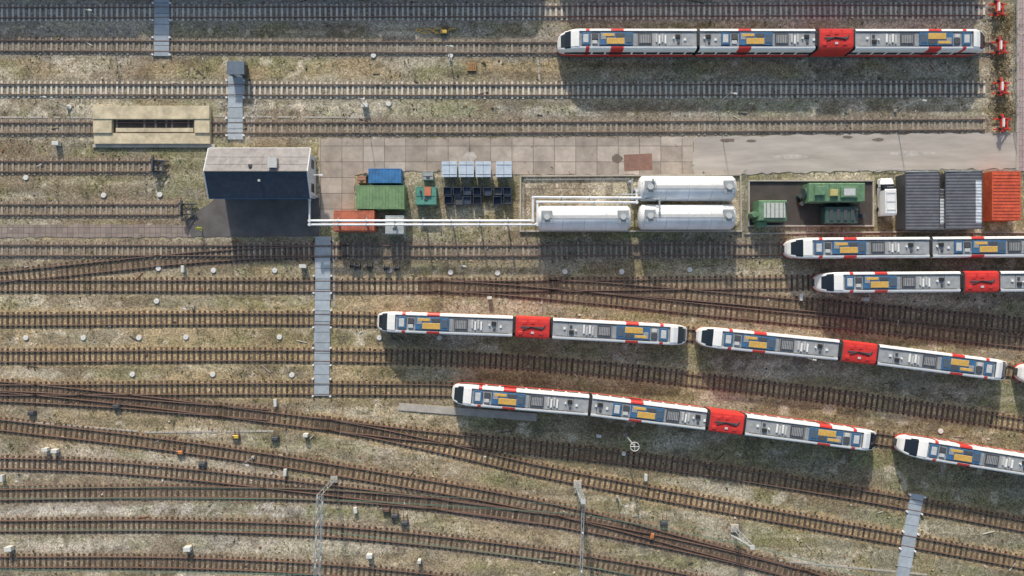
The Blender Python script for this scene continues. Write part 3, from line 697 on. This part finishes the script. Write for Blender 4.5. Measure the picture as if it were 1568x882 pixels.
def motor(px,py,m,r=0):
    a=P(px,py); mb=MB(); mb.box(0,0,0,1.1,.7,.3,m_dg); mb.box(0,0,.3,.9,.5,.22,m,bev=.06); mb.cyl((.4,.3,.25),(.4,1.2,.2),.05,m_rust,6); mb.cyl((-.2,.3,.25),(-.2,1.2,.2),.05,m_rust,6); mb.box(-.3,0,.52,.2,.3,.05,m_dg)
    o=mb.obj('point_motor'); o.location=(a[0],a[1],0); o.rotation_euler=(0,0,r)
for q in((362,668,my),(277,692,mo),(998,820,mo,1.4),(605,789,m_dg),(620,800,m_dg),(592,780,m_rust),(311,710,m_dg),(422,671,m_dg),(1016,800,m_dg),(180,622,m_dg,.1),(680,50,my),(50,632,m_dg)): motor(*q)
a=P(361,104,1.8); mb=MB(); mb.box(a[0],a[1],0,2.2,1.6,1.8,m_dg); mb.box(a[0],a[1],1.8,2.5,1.9,.1,M('shelter_roof',(100,114,128)),bev=.03); mb.box(a[0],a[1]-.82,.1,.8,.04,1.5,m_lg); mb.obj('signal_hut')
a=P(722,101,.5); mb=MB(); mw=M('pallet_wood',(168,128,86))
for k in range(5): mb.box(a[0]-.5+k*.26,a[1],.14,.18,1.2,.05,mw)
for k in(-.5,0,.5): mb.box(a[0],a[1]+k,0,1.3,.1,.138,mw)
mb.obj('wooden_pallet')
for x,y in((548,408),(566,408),(592,410),(608,411),(540,406)):
    a=P(x,y,.5); mb=MB(); mb.cyl((a[0]-.3,a[1],.5),(a[0]+.3,a[1],.5),.3,m_black,12)
    for s in(-1,1): mb.cyl((a[0]+s*.3,a[1],.5),(a[0]+s*.36,a[1],.5),.5,m_dg,16)
    mb.obj('cable_drum')
def trough(pts):
    mb=MB()
    for (a,b) in zip(pts[:-1],pts[1:]):
        A=Vector((*P(*a),0));B=Vector((*P(*b),0)); L=(B-A).length; n=int(L/.9); r=math.atan2(B.y-A.y,B.x-A.x)
        for i in range(n):
            if random.random()<.08: continue
            q=A+(B-A)*(i+.5)/n; mb.box(q.x,q.y,-.08,.84,.26,.11+random.uniform(-.03,.01),m_conc,rot=r+random.uniform(-.04,.04))
    mb.obj('cable_trough')
trough([(826,124),(824,90)]); trough([(392,150),(380,215)]); trough([(-400,178),(140,180)]); trough([(510,362),(512,470)]); trough([(0,643),(230,662),(420,660)]); trough([(1190,858),(1420,880)]); trough([(830,455),(828,480)]); trough([(330,178),(560,180)])
mb=MB(); a=P(665,48); prev=None
for i in range(60):
    t=i*.45; q=(a[0]+math.cos(t)*(.5+.4*math.sin(i*.9))+(i-30)*.09,a[1]+math.sin(t*.8)*.35,.12+.002*i)
    if prev: mb.cyl(prev,q,.05,my,5)
    prev=q
mb.obj('yellow_cable_coil')
# litter, spare sleeper pieces, loose stones between the tracks: one mass
mb=MB(); dm=[M('debris_pale',(198,192,180),.9,.2,1,island=.3),M('debris_dark',(78,70,62),.9,.2,1,island=.3),M('debris_rust',(140,96,70),.9,.2,1,island=.3)]
for i in range(520):
    x=random.uniform(-76,76); y=random.uniform(-43,43); px=x*S+784; py=441-y*S
    if 205<py<358 and px>300: continue
    m=random.choice([dm[0],dm[0],dm[1],dm[1],dm[2]])
    if random.random()<.8: mb.box(x,y,-.03,random.uniform(.12,.4),random.uniform(.1,.3),random.uniform(.06,.18),m,rot=random.uniform(0,3),taper=.8)
    else: mb.box(x,y,-.03,random.uniform(.7,2.0),.09,.1,m,rot=random.gauss(0,.5))
mb.obj('scattered_debris')
# ---------------------------------------------------------------- worker
def worker(px,py):
    a=P(px,py); root=empty('railway_worker',(a[0],a[1],.03)); root.rotation_euler=(0,0,.6)
    V=[(0,0,.95),(0,0,1.15),(0,.01,1.38),(0,.02,1.50),(0,.03,1.58),(.10,0,.90),(.12,.10,.50),(.13,.02,.09),(.13,.16,.04),(-.10,0,.90),(-.12,-.08,.50),(-.13,-.22,.10),(-.13,-.09,.04),
       (.19,.01,1.42),(.26,-.05,1.14),(.27,.10,.92),(-.19,.01,1.42),(-.26,.03,1.14),(-.25,.16,.94)]
    E=[(0,1),(1,2),(2,3),(3,4),(0,5),(5,6),(6,7),(7,8),(0,9),(9,10),(10,11),(11,12),(2,13),(13,14),(14,15),(2,16),(16,17),(17,18)]
    R=[.15,.15,.17,.08,.06,.10,.075,.05,.045,.10,.075,.05,.045,.075,.055,.04,.075,.055,.04]
    me=bpy.data.meshes.new('body'); me.from_pydata(V,E,[]); o=bpy.data.objects.new('body',me); col.objects.link(o); o.parent=root
    o.modifiers.new('s','SKIN'); sv=me.skin_vertices[0].data
    for i,r in enumerate(R): sv[i].radius=(r,r*.8)
    sv[0].use_root=True; o.modifiers.new('u','SUBSURF').levels=2; o.modifiers['u'].render_levels=2
    me.materials.append(M('hi_vis_fabric',(206,224,60),.7,.1))
    skin=M('skin',(206,160,130),.6,.05); hair=M('hair_brown',(60,45,35),.8)
    h=MB(); h.cyl((0,.03,1.56),(0,.04,1.76),.085,skin,12,dome=.04); h.cyl((0,.03,1.70),(0,.03,1.79),.1,hair,12,r1=.07); h.box(0,.13,1.65,.025,.03,.04,skin)
    for s in(-1,1): h.box(s*.095,.03,1.64,.02,.04,.06,skin); h.box(s*.035,.125,1.68,.02,.008,.012,m_black)
    h.box(0,.125,1.6,.05,.008,.01,m_red)
    for sx,y0 in((.27,.10),(-.25,.16)):
        h.box(sx,y0+.03,.80,.04,.09,.10,skin)
        for k in range(4): h.box(sx,y0-.005+k*.023,.73-.005*abs(k-2),.018,.018,.075,skin)
        h.box(sx*.93,y0+.085,.79,.02,.02,.06,skin)
    h.obj('head_and_hands',root)
worker(309,351)
# ---------------------------------------------------------------- weeds
def ok(px,py):
    if 488<px<1062 and 210<py<268: return random.random()<.08
    if 1060<px<1600 and 200<py<262: return False
    if 300<px<545 and 215<py<365: return False
    if px<300 and 342<py<366: return random.random()<.1
    if 797<px<1570 and 268<py<355: return False
    if 140<px<330 and 158<py<228: return False
    if 545<px<790 and 240<py<356: return random.random()<.5
    if px>1555 and py<262: return False
    return True
mweed=[M('weed_olive',(114,114,70),.9,.3,.5,island=.4),M('weed_straw',(162,148,110),.9,.3,.5,island=.35),M('weed_dark',(84,86,56),.9,.3,.5,island=.4)]
mb=MB()
N_=16000; WX=rng.uniform(-78,78,N_); WY=rng.uniform(-45,45,N_); DN=fbm(WX,WY,6,200)
for i in range(N_):
    x,y=WX[i],WY[i]; px=x*S+784;py=441-y*S
    if DN[i]<.46 or not ok(px,py): continue
    near=min(abs(float(t.f(x))-y) if t.x0<x<t.x1 else 9 for t in TR.values()) if i%2==0 else 3
    if near<1.3: continue
    m=mweed[int(rng.choice([0,0,0,1,1,2]))]; s=rng.uniform(.06,.24)
    for k in range(4):
        t=rng.uniform(0,6.28); u=t+rng.uniform(.6,1.4)
        mb.quad([(x,y,-.02),(x+s*math.cos(t),y+s*math.sin(t),s*rng.uniform(.2,.6)),(x+s*math.cos(u),y+s*math.sin(u),s*rng.uniform(.1,.5))],m)
mb.obj('weeds')
mb=MB(); mbr=M('dry_bramble',(132,116,82),.9,.3,1,island=.4)
for i in range(1500):
    cx,cy=P(random.gauss(1534,10),random.choice([random.uniform(20,60),random.uniform(80,125),random.uniform(145,180)])); h=random.uniform(.0,.4)
    t=random.uniform(0,6.28); s=random.uniform(.1,.26); mb.quad([(cx,cy,h),(cx+s*math.cos(t),cy+s*math.sin(t),h+.1),(cx+s*math.cos(t+1),cy+s*math.sin(t+1),h-.05)],mbr)
mb.obj('bramble_scrub')
# ---------------------------------------------------------------- light, camera
EL=math.radians(25); sh=Vector((.16,-1,0)).normalized()
d=Vector((sh.x*math.cos(EL),sh.y*math.cos(EL),-math.sin(EL)))
sl=bpy.data.lights.new('sun','SUN'); sl.energy=3.8; sl.angle=math.radians(1.6); sl.color=(1,.94,.85)
so=bpy.data.objects.new('sun',sl); so.rotation_euler=d.to_track_quat('-Z','Y').to_euler(); so.location=(0,0,60); col.objects.link(so)
w=bpy.data.worlds.new('World'); scene.world=w; w.use_nodes=True; nt=w.node_tree
sk=nt.nodes.new('ShaderNodeTexSky'); sk.sky_type='NISHITA'; sk.sun_disc=False; sk.sun_elevation=EL; sk.sun_rotation=math.radians(351); sk.dust_density=2.5; sk.air_density=1.3
nt.links.new(sk.outputs[0],nt.nodes['Background'].inputs[0]); nt.nodes['Background'].inputs[1].default_value=.15
scene.view_settings.view_transform='Standard'; scene.view_settings.look='None'; scene.view_settings.exposure=0
cd=bpy.data.cameras.new('cam'); cd.sensor_width=36; cd.lens=36*H/(1568/S); cd.clip_end=6000
co=bpy.data.objects.new('camera',cd); co.location=(0,0,H); col.objects.link(co); scene.camera=co
